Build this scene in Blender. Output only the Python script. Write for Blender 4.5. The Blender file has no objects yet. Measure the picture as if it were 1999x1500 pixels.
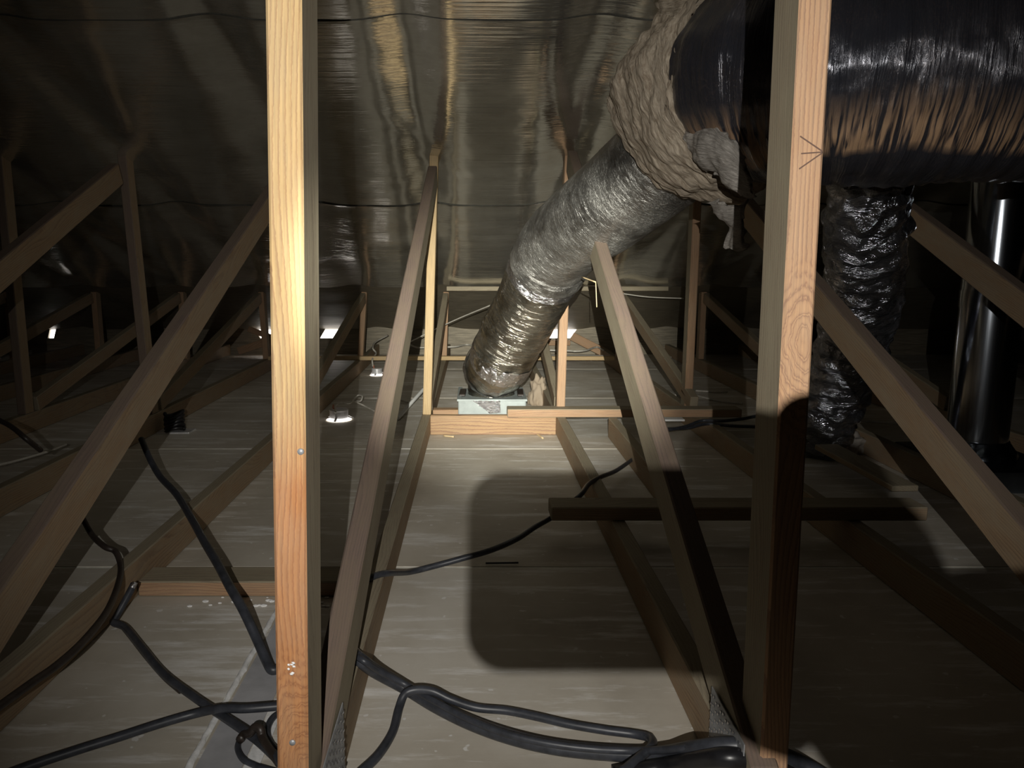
import bpy, bmesh, math, random
import numpy as np
from mathutils import Vector, Matrix, noise

random.seed(7)
C = bpy.context.scene.collection
V = Vector

# ------------------------------------------------------------------ camera
CAM = V((0.0, 0.0, 0.787))
FPX, PX, PY = 1500.0, 927.0, 750.0
PITCH = math.atan(243.0 / 1500.0)
cR = V((1, 0, 0)); cF = V((0, math.cos(PITCH), -math.sin(PITCH))); cU = V((0, math.sin(PITCH), math.cos(PITCH)))
cam = bpy.data.cameras.new('camera')
cam.sensor_width = 36.0
cam.lens = 36.0 * FPX / 1999.0
cam.shift_x = (999.5 - PX) / 1999.0
cam.clip_start = 0.02
cam_ob = bpy.data.objects.new('camera', cam); C.objects.link(cam_ob)
cam_ob.matrix_world = Matrix(((cR.x, cU.x, -cF.x, CAM.x), (cR.y, cU.y, -cF.y, CAM.y), (cR.z, cU.z, -cF.z, CAM.z), (0, 0, 0, 1)))
bpy.context.scene.camera = cam_ob

# ------------------------------------------------------------------ world, head torch, exposure
vs = bpy.context.scene.view_settings
vs.view_transform = 'Standard'; vs.look = 'None'; vs.gamma = 1.0; vs.use_curve_mapping = False
vs.exposure = 0.0
world = bpy.data.worlds.new('daylight'); bpy.context.scene.world = world
world.use_nodes = True
wb = world.node_tree.nodes['Background']
wb.inputs[0].default_value = (1.0, 0.95, 0.90, 1); wb.inputs[1].default_value = 6.0
# the torch worn on the head of whoever holds the phone: behind and above the lens, a wide flood and a narrow throw
LAMP_POS = CAM + cR * -0.012 + cU * 0.062 - cF * 0.347
def torch(name, watts, col, size, px, py):
    ld = bpy.data.lights.new(name, 'SPOT')
    ld.energy = watts; ld.color = col
    ld.spot_size = math.radians(size); ld.spot_blend = 1.0; ld.shadow_soft_size = 0.0025
    lo = bpy.data.objects.new(name, ld); C.objects.link(lo)
    lo.location = LAMP_POS
    aim = cR * ((px - PX) / FPX) + cU * ((PY - py) / FPX) + cF
    lo.rotation_euler = aim.to_track_quat('-Z', 'Y').to_euler()
torch('head_torch_flood', 106.0, (1.0, 0.965, 0.90), 79, 1030, 715)
torch('head_torch_throw', 1150.0, (1.0, 0.99, 0.88), 25.5, 1000, 680)


def ray(px, py): return cR * ((px - PX) / FPX) + cU * ((PY - py) / FPX) + cF
def at(px, py, d): return CAM + ray(px, py) * d
def onz(px, py, z):
    r = ray(px, py); return CAM + r * ((z - CAM.z) / r.z)
def ony(px, py, y):
    r = ray(px, py); return CAM + r * (y / r.y)

# roof lining plane (underside of the trusses' top chords)
def zf(y): return 1.225 - 0.335 * (y - 3.45)

# ------------------------------------------------------------------ materials
def newmat(name):
    m = bpy.data.materials.new(name); m.use_nodes = True
    nt = m.node_tree; b = nt.nodes['Principled BSDF']
    return m, nt, b

def N(nt, typ, **kw):
    n = nt.nodes.new(typ)
    for k, v in kw.items():
        if k.startswith('i_'):
            key = k[2:]
            n.inputs[int(key) if key.isdigit() else key.replace('_', ' ')].default_value = v
        else:
            setattr(n, k, v)
    return n

def ramp(nt, stops):
    r = nt.nodes.new('ShaderNodeValToRGB')
    el = r.color_ramp.elements
    while len(el) < len(stops): el.new(0.5)
    for e, (p, c) in zip(el, stops):
        e.position = p; e.color = (c[0], c[1], c[2], 1)
    return r

def coords(nt, scale, kind='Object', rnd=True):
    tc = N(nt, 'ShaderNodeTexCoord'); mp = N(nt, 'ShaderNodeMapping')
    mp.inputs['Scale'].default_value = scale
    nt.links.new(tc.outputs[kind], mp.inputs['Vector'])
    if rnd:
        oi = N(nt, 'ShaderNodeObjectInfo'); mu = N(nt, 'ShaderNodeMath', operation='MULTIPLY'); mu.inputs[1].default_value = 37.0
        cb = N(nt, 'ShaderNodeCombineXYZ')
        nt.links.new(oi.outputs['Random'], mu.inputs[0]); nt.links.new(mu.outputs[0], cb.inputs[0])
        nt.links.new(cb.outputs[0], mp.inputs['Location'])
    return mp

def bump(nt, b, src, strength, dist=0.002):
    bp = N(nt, 'ShaderNodeBump'); bp.inputs['Strength'].default_value = strength; bp.inputs['Distance'].default_value = dist
    nt.links.new(src, bp.inputs['Height']); nt.links.new(bp.outputs[0], b.inputs['Normal'])
    return bp

def wood(name, early, late, dusty=0.35, dust=(0.30, 0.28, 0.23), ring=55.0, rough=0.75, red=None, red_below=None, knot=None):
    """sawn softwood, grain along local X"""
    m, nt, b = newmat(name); L = nt.links.new
    mp = coords(nt, (1, 1, 1))
    oi = N(nt, 'ShaderNodeObjectInfo')
    warp = N(nt, 'ShaderNodeTexNoise'); warp.inputs['Scale'].default_value = 2.2; warp.inputs['Detail'].default_value = 2
    stretch = coords(nt, (0.55, 3, 3)); L(stretch.outputs[0], warp.inputs['Vector'])
    sub = N(nt, 'ShaderNodeVectorMath', operation='SUBTRACT'); sub.inputs[1].default_value = (0.5, 0.5, 0.5)
    L(warp.outputs['Color'], sub.inputs[0])
    scl = N(nt, 'ShaderNodeVectorMath', operation='SCALE'); scl.inputs['Scale'].default_value = 0.11
    L(sub.outputs[0], scl.inputs[0])
    off = N(nt, 'ShaderNodeVectorMath', operation='ADD'); off.inputs[1].default_value = (0, 0.045, 0.06)
    L(mp.outputs[0], off.inputs[0])
    add = N(nt, 'ShaderNodeVectorMath', operation='ADD'); L(off.outputs[0], add.inputs[0]); L(scl.outputs[0], add.inputs[1])
    wv = N(nt, 'ShaderNodeTexWave', wave_type='RINGS', rings_direction='X', wave_profile='SAW')
    wv.inputs['Scale'].default_value = ring; wv.inputs['Distortion'].default_value = 1.2
    wv.inputs['Detail'].default_value = 2; wv.inputs['Detail Scale'].default_value = 3
    L(add.outputs[0], wv.inputs['Vector'])
    fib = N(nt, 'ShaderNodeTexNoise'); fib.inputs['Scale'].default_value = 1.0; fib.inputs['Detail'].default_value = 4
    fm = coords(nt, (14, 420, 420)); L(fm.outputs[0], fib.inputs['Vector'])
    rp = ramp(nt, [(0.0, early), (0.55, [0.72 * e + 0.28 * l for e, l in zip(early, late)]), (0.86, late), (1.0, early)])
    ringfac = wv.outputs['Fac']
    if knot:
        # a knot at a point of the stick: growth rings close round it
        kx, ky, kz, kr = knot
        tk = N(nt, 'ShaderNodeTexCoord'); sk_ = N(nt, 'ShaderNodeVectorMath', operation='SUBTRACT'); sk_.inputs[1].default_value = (kx, ky, kz)
        L(tk.outputs['Object'], sk_.inputs[0])
        sc_ = N(nt, 'ShaderNodeVectorMath', operation='MULTIPLY'); sc_.inputs[1].default_value = (0.45, 1.0, 0.6); L(sk_.outputs[0], sc_.inputs[0])
        ak = N(nt, 'ShaderNodeVectorMath', operation='ADD'); L(sc_.outputs[0], ak.inputs[0]); L(scl.outputs[0], ak.inputs[1])
        wk = N(nt, 'ShaderNodeTexWave', wave_type='RINGS', rings_direction='SPHERICAL', wave_profile='SIN'); wk.inputs['Scale'].default_value = 48; wk.inputs['Distortion'].default_value = 5.0; wk.inputs['Detail'].default_value = 3; wk.inputs['Detail Scale'].default_value = 2.0
        L(ak.outputs[0], wk.inputs['Vector'])
        ln_ = N(nt, 'ShaderNodeVectorMath', operation='LENGTH'); L(sc_.outputs[0], ln_.inputs[0])
        rk = N(nt, 'ShaderNodeMapRange'); rk.inputs['From Min'].default_value = kr; rk.inputs['From Max'].default_value = kr * 0.45; L(ln_.outputs['Value'], rk.inputs['Value'])
        mk = N(nt, 'ShaderNodeMix', data_type='FLOAT'); L(rk.outputs[0], mk.inputs[0]); L(wv.outputs['Fac'], mk.inputs[2]); L(wk.outputs['Fac'], mk.inputs[3])
        ringfac = mk.outputs[0]
    L(ringfac, rp.inputs[0])
    mx = N(nt, 'ShaderNodeMix', data_type='RGBA', blend_type='MULTIPLY'); mx.inputs[0].default_value = 0.62
    L(rp.outputs[0], mx.inputs[6]); L(fib.outputs['Fac'], mx.inputs[7])
    col = mx.outputs[2]
    br = N(nt, 'ShaderNodeBrightContrast'); br.inputs['Bright'].default_value = 0.06; L(col, br.inputs[0]); col = br.outputs[0]
    if red:
        # heartwood running redder along part of the length
        rn = N(nt, 'ShaderNodeTexNoise'); rn.inputs['Scale'].default_value = 1.0; rn.inputs['Detail'].default_value = 1
        rm = coords(nt, (1.1, 5, 5)); L(rm.outputs[0], rn.inputs['Vector'])
        if red_below is not None:
            tx = N(nt, 'ShaderNodeTexCoord'); sx = N(nt, 'ShaderNodeSeparateXYZ'); L(tx.outputs['Object'], sx.inputs[0])
            rx = N(nt, 'ShaderNodeMapRange'); rx.inputs['From Min'].default_value = red_below - 0.25; rx.inputs['From Max'].default_value = red_below + 0.25
            rx.inputs['To Min'].default_value = 0.35; rx.inputs['To Max'].default_value = -0.35; L(sx.outputs['X'], rx.inputs['Value'])
            rad = N(nt, 'ShaderNodeMath', operation='ADD'); L(rx.outputs[0], rad.inputs[0])
        rr = ramp(nt, [(0.42, (0, 0, 0)), (0.58, (1, 1, 1))]); L(rn.outputs['Fac'], rad.inputs[1] if red_below is not None else rr.inputs[0])
        if red_below is not None: L(rad.outputs[0], rr.inputs[0])
        mr = N(nt, 'ShaderNodeMix', data_type='RGBA', blend_type='MULTIPLY')
        L(rr.outputs[0], mr.inputs[0]); L(col, mr.inputs[6]); mr.inputs[7].default_value = (*red, 1)
        col = mr.outputs[2]
    dn = N(nt, 'ShaderNodeTexNoise'); dn.inputs['Scale'].default_value = 1.0; dn.inputs['Detail'].default_value = 6; dn.inputs['Roughness'].default_value = 0.7
    dm = coords(nt, (7, 22, 22)); L(dm.outputs[0], dn.inputs['Vector'])
    dr = ramp(nt, [(0.38, (dusty * 0.2,) * 3), (0.62, (min(1, dusty * 1.9),) * 3)]); L(dn.outputs['Fac'], dr.inputs[0])
    md = N(nt, 'ShaderNodeMix', data_type='RGBA'); L(dr.outputs[0], md.inputs[0]); L(col, md.inputs[6]); md.inputs[7].default_value = (*dust, 1)
    L(md.outputs[2], b.inputs['Base Color'])
    b.inputs['Roughness'].default_value = rough
    b.inputs['Specular IOR Level'].default_value = 0.25
    ad = N(nt, 'ShaderNodeMath', operation='ADD'); L(fib.outputs['Fac'], ad.inputs[0]); L(wv.outputs['Fac'], ad.inputs[1])
    bump(nt, b, ad.outputs[0], 0.35, 0.0008)
    return m

W_YEL = wood('pine_fresh', (0.62, 0.43, 0.19), (0.44, 0.26, 0.09), 0.10, (0.5, 0.42, 0.3))
W_POST = wood('pine_fresh_to_red', (0.71, 0.47, 0.18), (0.45, 0.24, 0.075), 0.10, (0.5, 0.42, 0.3), red=(0.80, 0.53, 0.45), red_below=-0.50, knot=(-0.90, 0.012, -0.0425, 0.075))
W_POST2 = wood('pine_orange_knotty', (0.60, 0.325, 0.145), (0.33, 0.145, 0.06), 0.14, (0.45, 0.35, 0.25), knot=(-0.40, 0.004, -0.04, 0.06))
W_ORG = wood('pine_orange', (0.50, 0.28, 0.125), (0.32, 0.155, 0.065), 0.12, (0.45, 0.35, 0.25))
W_GRY = wood('pine_weathered', (0.36, 0.285, 0.175), (0.21, 0.15, 0.085), 0.42, (0.31, 0.27, 0.19))
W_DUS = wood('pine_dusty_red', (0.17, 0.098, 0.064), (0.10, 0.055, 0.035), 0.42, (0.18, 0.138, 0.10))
W_BRN = wood('pine_brown', (0.40, 0.25, 0.115), (0.25, 0.135, 0.055), 0.25, (0.33, 0.28, 0.2))
W_KNOT = wood('pine_blocking', (0.52, 0.31, 0.13), (0.27, 0.12, 0.05), 0.12, (0.4, 0.3, 0.2), ring=28)

def simple(name, col, rough=0.6, metal=0.0, noise_scale=None, amount=0.25, bump_s=0.0, bump_d=0.002, kind='Object', stretch=(1, 1, 1), spec=0.5, coat=0.0):
    m, nt, b = newmat(name); L = nt.links.new
    b.inputs['Base Color'].default_value = (*col, 1); b.inputs['Roughness'].default_value = rough; b.inputs['Metallic'].default_value = metal
    b.inputs['Specular IOR Level'].default_value = spec; b.inputs['Coat Weight'].default_value = coat
    if noise_scale:
        mp = coords(nt, stretch, kind)
        n = N(nt, 'ShaderNodeTexNoise'); n.inputs['Scale'].default_value = noise_scale; n.inputs['Detail'].default_value = 5; n.inputs['Roughness'].default_value = 0.65
        L(mp.outputs[0], n.inputs['Vector'])
        r = ramp(nt, [(0.3, [c * (1 - amount) for c in col]), (0.7, [min(1, c * (1 + amount)) for c in col])])
        L(n.outputs['Fac'], r.inputs[0]); L(r.outputs[0], b.inputs['Base Color'])
        if bump_s: bump(nt, b, n.outputs['Fac'], bump_s, bump_d)
    return m

def plasterboard():
    m, nt, b = newmat('plasterboard_paper'); L = nt.links.new
    mp = coords(nt, (1, 1, 1))
    n1 = N(nt, 'ShaderNodeTexNoise'); n1.inputs['Scale'].default_value = 2.2; n1.inputs['Detail'].default_value = 7; n1.inputs['Roughness'].default_value = 0.6
    L(mp.outputs[0], n1.inputs['Vector'])
    r1 = ramp(nt, [(0.3, (0.42, 0.375, 0.31)), (0.5, (0.56, 0.515, 0.44)), (0.72, (0.68, 0.645, 0.58))]); L(n1.outputs['Fac'], r1.inputs[0])
    # scuffs and roller streaks running across the sheet
    ms = coords(nt, (1.8, 11, 1)); n2 = N(nt, 'ShaderNodeTexNoise'); n2.inputs['Scale'].default_value = 1.6; n2.inputs['Detail'].default_value = 6; n2.inputs['Roughness'].default_value = 0.7
    L(ms.outputs[0], n2.inputs['Vector'])
    r2 = ramp(nt, [(0.52, (0, 0, 0)), (0.66, (0.9, 0.9, 0.9))]); L(n2.outputs['Fac'], r2.inputs[0])
    mx = N(nt, 'ShaderNodeMix', data_type='RGBA'); L(r2.outputs[0], mx.inputs[0]); L(r1.outputs[0], mx.inputs[6]); mx.inputs[7].default_value = (0.86, 0.845, 0.82, 1)
    # blobs of spilt white plaster
    n3 = N(nt, 'ShaderNodeTexNoise'); n3.inputs['Scale'].default_value = 34; n3.inputs['Detail'].default_value = 2
    L(mp.outputs[0], n3.inputs['Vector'])
    r3 = ramp(nt, [(0.70, (0, 0, 0)), (0.73, (0.7, 0.7, 0.7))]); L(n3.outputs['Fac'], r3.inputs[0])
    m3 = N(nt, 'ShaderNodeMix', data_type='RGBA'); L(r3.outputs[0], m3.inputs[0]); L(mx.outputs[2], m3.inputs[6]); m3.inputs[7].default_value = (0.85, 0.84, 0.82, 1)
    L(m3.outputs[2], b.inputs['Base Color']); b.inputs['Roughness'].default_value = 0.62; b.inputs['Specular IOR Level'].default_value = 0.3
    bump(nt, b, n2.outputs['Fac'], 0.25, 0.002)
    return m

def foil():
    m, nt, b = newmat('foil_sarking'); L = nt.links.new
    b.inputs['Metallic'].default_value = 0.88
    mp = coords(nt, (1, 1, 1), rnd=False)
    dust = N(nt, 'ShaderNodeTexNoise'); dust.inputs['Scale'].default_value = 3.0; dust.inputs['Detail'].default_value = 8; dust.inputs['Roughness'].default_value = 0.7
    L(mp.outputs[0], dust.inputs['Vector'])
    rp = ramp(nt, [(0.3, (0.58, 0.565, 0.51)), (0.7, (0.84, 0.83, 0.78))]); L(dust.outputs['Fac'], rp.inputs[0]); L(rp.outputs[0], b.inputs['Base Color'])
    rr = ramp(nt, [(0.3, (0.08, 0.08, 0.08)), (0.72, (0.20, 0.20, 0.20))]); L(dust.outputs['Fac'], rr.inputs[0]); L(rr.outputs[0], b.inputs['Roughness'])
    # fine creases across the roll and a woven scrim
    m1 = coords(nt, (0.7, 40, 40), rnd=False); n1 = N(nt, 'ShaderNodeTexNoise'); n1.inputs['Scale'].default_value = 2.0; n1.inputs['Detail'].default_value = 4; n1.inputs['Distortion'].default_value = 0.4
    L(m1.outputs[0], n1.inputs['Vector'])
    m2 = coords(nt, (240, 240, 240), rnd=False); n2 = N(nt, 'ShaderNodeTexNoise'); n2.inputs['Scale'].default_value = 1.0; n2.inputs['Detail'].default_value = 1
    L(m2.outputs[0], n2.inputs['Vector'])
    ma = N(nt, 'ShaderNodeMath', operation='MULTIPLY_ADD'); ma.inputs[1].default_value = 0.03
    L(n2.outputs['Fac'], ma.inputs[0]); L(n1.outputs['Fac'], ma.inputs[2])
    bump(nt, b, ma.outputs[0], 0.5, 0.003)
    return m

def film(name, col, rough, metal, s_u, s_v, strength, dist, dust=0.0, dustcol=(0.3, 0.27, 0.22), dirt_scale=5, spec=0.5, fibres=False, tan_band=False):
    """thin duct jacket, UV in metres: u round the duct, v along it"""
    m, nt, b = newmat(name); L = nt.links.new
    b.inputs['Roughness'].default_value = rough; b.inputs['Metallic'].default_value = metal; b.inputs['Specular IOR Level'].default_value = spec
    mp = coords(nt, (s_u, s_v, 1), 'UV', rnd=False)
    n1 = N(nt, 'ShaderNodeTexNoise'); n1.inputs['Scale'].default_value = 1.0; n1.inputs['Detail'].default_value = 5; n1.inputs['Distortion'].default_value = 1.6; n1.inputs['Roughness'].default_value = 0.6
    L(mp.outputs[0], n1.inputs['Vector'])
    h = n1.outputs['Fac']
    bump(nt, b, h, strength, dist)
    mo = coords(nt, (1, 1, 1), rnd=False)
    d = N(nt, 'ShaderNodeTexNoise'); d.inputs['Scale'].default_value = dirt_scale; d.inputs['Detail'].default_value = 7; d.inputs['Roughness'].default_value = 0.7
    L(mo.outputs[0], d.inputs['Vector'])
    r = ramp(nt, [(0.35, (0, 0, 0)), (0.7, (1, 1, 1))]); L(d.outputs['Fac'], r.inputs[0])
    ml = N(nt, 'ShaderNodeMath', operation='MULTIPLY'); ml.inputs[1].default_value = dust; L(r.outputs[0], ml.inputs[0])
    fac = ml.outputs[0]
    if fibres:
        mf = coords(nt, (60, 190, 1), 'UV', rnd=False)
        nf = N(nt, 'ShaderNodeTexNoise'); nf.inputs['Scale'].default_value = 1.0; nf.inputs['Detail'].default_value = 3; nf.inputs['Distortion'].default_value = 3.0
        L(mf.outputs[0], nf.inputs['Vector'])
        rf = ramp(nt, [(0.50, (0.25, 0.25, 0.25)), (0.66, (1, 1, 1))]); L(nf.outputs['Fac'], rf.inputs[0])
        m2 = N(nt, 'ShaderNodeMath', operation='MULTIPLY'); L(rf.outputs[0], m2.inputs[0]); L(fac, m2.inputs[1]); fac = m2.outputs[0]
    if tan_band:  # tan streaked band along the jacket, between fixed heights
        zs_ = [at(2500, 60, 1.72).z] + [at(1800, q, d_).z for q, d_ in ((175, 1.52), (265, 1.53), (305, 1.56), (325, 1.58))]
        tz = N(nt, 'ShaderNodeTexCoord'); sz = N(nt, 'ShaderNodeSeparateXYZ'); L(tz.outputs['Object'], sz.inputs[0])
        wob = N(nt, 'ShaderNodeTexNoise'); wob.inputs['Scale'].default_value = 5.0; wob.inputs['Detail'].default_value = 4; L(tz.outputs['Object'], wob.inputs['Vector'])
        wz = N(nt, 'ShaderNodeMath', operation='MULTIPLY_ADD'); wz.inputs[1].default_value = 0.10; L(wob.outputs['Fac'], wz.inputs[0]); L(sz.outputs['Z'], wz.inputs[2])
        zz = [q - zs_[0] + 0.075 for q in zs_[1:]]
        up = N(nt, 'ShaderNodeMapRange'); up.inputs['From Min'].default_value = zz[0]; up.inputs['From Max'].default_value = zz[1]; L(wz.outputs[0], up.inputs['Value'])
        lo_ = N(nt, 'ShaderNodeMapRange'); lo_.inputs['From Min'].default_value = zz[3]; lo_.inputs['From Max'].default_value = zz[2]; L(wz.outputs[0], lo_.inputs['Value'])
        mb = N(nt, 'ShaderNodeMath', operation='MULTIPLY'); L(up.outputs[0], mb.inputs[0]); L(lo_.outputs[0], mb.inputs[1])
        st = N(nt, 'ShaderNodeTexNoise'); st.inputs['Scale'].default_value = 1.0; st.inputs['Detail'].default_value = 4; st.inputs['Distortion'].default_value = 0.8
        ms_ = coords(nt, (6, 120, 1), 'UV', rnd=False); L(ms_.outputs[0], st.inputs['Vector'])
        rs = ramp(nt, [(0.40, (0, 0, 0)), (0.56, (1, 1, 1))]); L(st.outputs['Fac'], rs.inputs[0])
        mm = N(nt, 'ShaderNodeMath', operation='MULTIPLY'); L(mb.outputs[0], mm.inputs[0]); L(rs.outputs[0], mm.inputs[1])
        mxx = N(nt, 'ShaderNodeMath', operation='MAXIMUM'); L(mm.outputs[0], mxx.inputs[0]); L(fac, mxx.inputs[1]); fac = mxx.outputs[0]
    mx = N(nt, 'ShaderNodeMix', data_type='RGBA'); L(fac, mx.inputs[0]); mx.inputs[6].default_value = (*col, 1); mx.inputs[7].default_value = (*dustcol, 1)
    L(mx.outputs[2], b.inputs['Base Color'])
    inv = N(nt, 'ShaderNodeMath', operation='MULTIPLY_ADD'); inv.inputs[1].default_value = -metal; inv.inputs[2].default_value = metal
    L(fac, inv.inputs[0]); L(inv.outputs[0], b.inputs['Metallic'])
    ro = N(nt, 'ShaderNodeMath', operation='MULTIPLY_ADD'); ro.inputs[1].default_value = 0.75 - rough; ro.inputs[2].default_value = rough
    L(fac, ro.inputs[0]); L(ro.outputs[0], b.inputs['Roughness'])
    return m

def fibre(name, c1, c2):
    m, nt, b = newmat(name); L = nt.links.new
    b.inputs['Roughness'].default_value = 0.95; b.inputs['Specular IOR Level'].default_value = 0.1
    mp = coords(nt, (16, 90, 1), 'UV', rnd=False)
    n = N(nt, 'ShaderNodeTexNoise'); n.inputs['Scale'].default_value = 1.0; n.inputs['Detail'].default_value = 7; n.inputs['Roughness'].default_value = 0.7; n.inputs['Distortion'].default_value = 2.2
    L(mp.outputs[0], n.inputs['Vector'])
    r = ramp(nt, [(0.3, c1), (0.68, c2)]); L(n.outputs['Fac'], r.inputs[0]); L(r.outputs[0], b.inputs['Base Color'])
    bump(nt, b, n.outputs['Fac'], 0.9, 0.008)
    return m

PLASTER = plasterboard()
SEAM = simple('plaster_white', (0.86, 0.84, 0.76), 0.8, noise_scale=30, amount=0.2)
BEAD = simple('squeezed_plaster', (0.86, 0.86, 0.86), 0.8, noise_scale=60, amount=0.2, bump_s=0.5)
PANEL_G = simple('grey_board', (0.42, 0.42, 0.44), 0.55, noise_scale=6, amount=0.25)
FOIL = foil()
DECK = simple('roof_underlay', (0.05, 0.045, 0.04), 0.8, noise_scale=6)
LINING = simple('eave_lining', (0.22, 0.19, 0.14), 0.6, noise_scale=8, amount=0.35, stretch=(1, 12, 12), bump_s=0.4, metal=0.3)
DARKWALL = simple('dark_wall', (0.06, 0.05, 0.042), 0.9, noise_scale=4)
BLACKFILM = film('black_duct_film', (0.045, 0.048, 0.062), 0.20, 0.5, 5, 110, 0.8, 0.005, dust=0.16, dustcol=(0.36, 0.225, 0.13), dirt_scale=4, spec=0.7, fibres=True, tan_band=True)
WETFILM = film('shiny_black_film', (0.30, 0.31, 0.35), 0.11, 1.0, 11, 22, 1.0, 0.018, dust=0.12, spec=0.8)
GREYFILM = film('grey_duct_film', (0.30, 0.29, 0.275), 0.30, 0.95, 22, 70, 0.9, 0.006, dust=0.85, dustcol=(0.64, 0.63, 0.58), dirt_scale=9, fibres=True)
LOWFILM = film('dark_duct_film', (0.36, 0.34, 0.29), 0.16, 1.0, 7, 34, 1.0, 0.010, dust=0.30, dustcol=(0.24, 0.22, 0.17), dirt_scale=7, fibres=True)
TAPE = film('aluminium_tape', (0.62, 0.62, 0.64), 0.16, 1.0, 30, 60, 1.0, 0.008, dust=0.10)
BOOT_M = simple('galvanised_grey', (0.30, 0.335, 0.33), 0.55, 0.1, noise_scale=14, amount=0.2)
INSUL = fibre('glass_wool', (0.25, 0.19, 0.135), (0.66, 0.57, 0.45))
INSUL_G = fibre('glass_wool_grey', (0.24, 0.215, 0.19), (0.62, 0.58, 0.53))
STEEL = simple('flue_steel', (0.46, 0.50, 0.56), 0.16, 1.0, noise_scale=4, amount=0.2, stretch=(40, 40, 0.6), bump_s=0.05)
STEEL_D = simple('flashing_steel', (0.20, 0.23, 0.27), 0.25, 1.0, noise_scale=8, amount=0.3, bump_s=0.4, bump_d=0.004)
PLATE = simple('zinc_plate', (0.36, 0.37, 0.385), 0.5, 0.35, noise_scale=30, amount=0.3)
CABLE = simple('black_sheath', (0.036, 0.039, 0.048), 0.42, noise_scale=40, amount=0.4)
CABLE_D = simple('brown_black_sheath', (0.03, 0.022, 0.018), 0.42, noise_scale=40, amount=0.4)
CABLE_W = simple('white_sheath', (0.56, 0.53, 0.47), 0.5, noise_scale=30, amount=0.2)
PVC = simple('white_conduit', (0.66, 0.66, 0.64), 0.4)
CAN = simple('downlight_can', (0.78, 0.78, 0.80), 0.4, 0.4, noise_scale=40, amount=0.2)
ORANGE = simple('orange_wire', (0.50, 0.20, 0.12), 0.5)
BLACKP = simple('black_plastic', (0.012, 0.012, 0.014), 0.35, noise_scale=50, amount=0.3)
GRAPH = simple('pencil', (0.12, 0.07, 0.05), 0.6)
PAPER = simple('white_card', (0.80, 0.80, 0.79), 0.6)
SHAVE = simple('wood_shaving', (0.62, 0.48, 0.28), 0.7)
SKIN = simple('skin', (0.45, 0.27, 0.20), 0.6, noise_scale=20, amount=0.1)
GLASS_B = simple('phone_black', (0.02, 0.02, 0.022), 0.3)
EMIT, _nt, _b = newmat('lamp_light')
_b.inputs['Emission Color'].default_value = (1.0, 0.93, 0.86, 1); _b.inputs['Emission Strength'].default_value = 2.2

# ------------------------------------------------------------------ builders
MW = {}
def link(o, parent=None, M=None):
    M = M or Matrix.Identity(4)
    C.objects.link(o)
    if parent is not None:
        o.parent = parent
        o.matrix_basis = MW[parent.name].inverted() @ M
    else:
        o.matrix_basis = M
    MW[o.name] = M.copy()
    return o

def thing(name, label, cat, loc=(0, 0, 0), group=None):
    o = bpy.data.objects.new(name, None); o.empty_display_size = 0.05
    link(o, None, Matrix.Translation(V(loc)))
    return tag(o, label, cat, group)

def tag(o, label, cat, group=None):
    o['label'] = label; o['category'] = cat
    if group: o['group'] = group
    return o

def struct(o):
    o['kind'] = 'structure'; return o

def mesh_obj(name, verts, faces, mats, parent=None, M=None, smooth=False, uvs=None, fmats=None):
    me = bpy.data.meshes.new(name); me.from_pydata([tuple(v) for v in verts], [], [tuple(f) for f in faces])
    for m in (mats if isinstance(mats, (list, tuple)) else [mats]): me.materials.append(m)
    if smooth: me.polygons.foreach_set('use_smooth', [True] * len(me.polygons))
    if fmats: me.polygons.foreach_set('material_index', fmats)
    if uvs is not None:
        ul = me.uv_layers.new(name='UVMap')
        idx = np.empty(len(me.loops), dtype=np.int32); me.loops.foreach_get('vertex_index', idx)
        ul.data.foreach_set('uv', np.asarray(uvs, dtype=np.float32)[idx].ravel())
    me.update()
    return link(bpy.data.objects.new(name, me), parent, M)

def bm_obj(name, bm, mats, parent=None, M=None, smooth=False):
    bmesh.ops.recalc_face_normals(bm, faces=bm.faces)
    me = bpy.data.meshes.new(name); bm.to_mesh(me); bm.free()
    for m in (mats if isinstance(mats, (list, tuple)) else [mats]): me.materials.append(m)
    if smooth: me.polygons.foreach_set('use_smooth', [True] * len(me.polygons))
    return link(bpy.data.objects.new(name, me), parent, M)

def beam(name, p0, p1, w, h, mat, side=None, parent=None, wdir=(1, 0, 0), bev=0.003, chamfer=None):
    """timber from p0 to p1 (centre line); w along wdir, h across it; side faces (+-wdir) may take another material"""
    p0, p1 = V(p0), V(p1)
    ax = (p1 - p0); ln = ax.length; ax.normalize()
    wd = V(wdir); wd = (wd - ax * wd.dot(ax)).normalized(); hd = ax.cross(wd)
    bm = bmesh.new(); bmesh.ops.create_cube(bm, size=1.0)
    for v in bm.verts: v.co = V((v.co.x * ln, v.co.y * w, v.co.z * h))
    bmesh.ops.bevel(bm, geom=list(bm.edges), offset=bev, segments=1, affect='EDGES', profile=0.6)
    for f in bm.faces:
        n = f.normal
        f.material_index = 1 if (side and abs(n.y) > 0.8) else 0
    mid = (p0 + p1) / 2
    M = Matrix(((ax.x, wd.x, hd.x, mid.x), (ax.y, wd.y, hd.y, mid.y), (ax.z, wd.z, hd.z, mid.z), (0, 0, 0, 1)))
    return bm_obj(name, bm, [mat, side] if side else mat, parent, M)

def box(name, lo, hi, mat, parent=None, bev=0.0, M=None):
    lo, hi = V(lo), V(hi); bm = bmesh.new(); bmesh.ops.create_cube(bm, size=1.0)
    mid = (lo + hi) / 2; d = hi - lo
    for v in bm.verts: v.co = V((v.co.x * d.x, v.co.y * d.y, v.co.z * d.z))
    if bev: bmesh.ops.bevel(bm, geom=list(bm.edges), offset=bev, segments=2, affect='EDGES', profile=0.6)
    return bm_obj(name, bm, mat, parent, (M or Matrix.Identity(4)) @ Matrix.Translation(mid))

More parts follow.
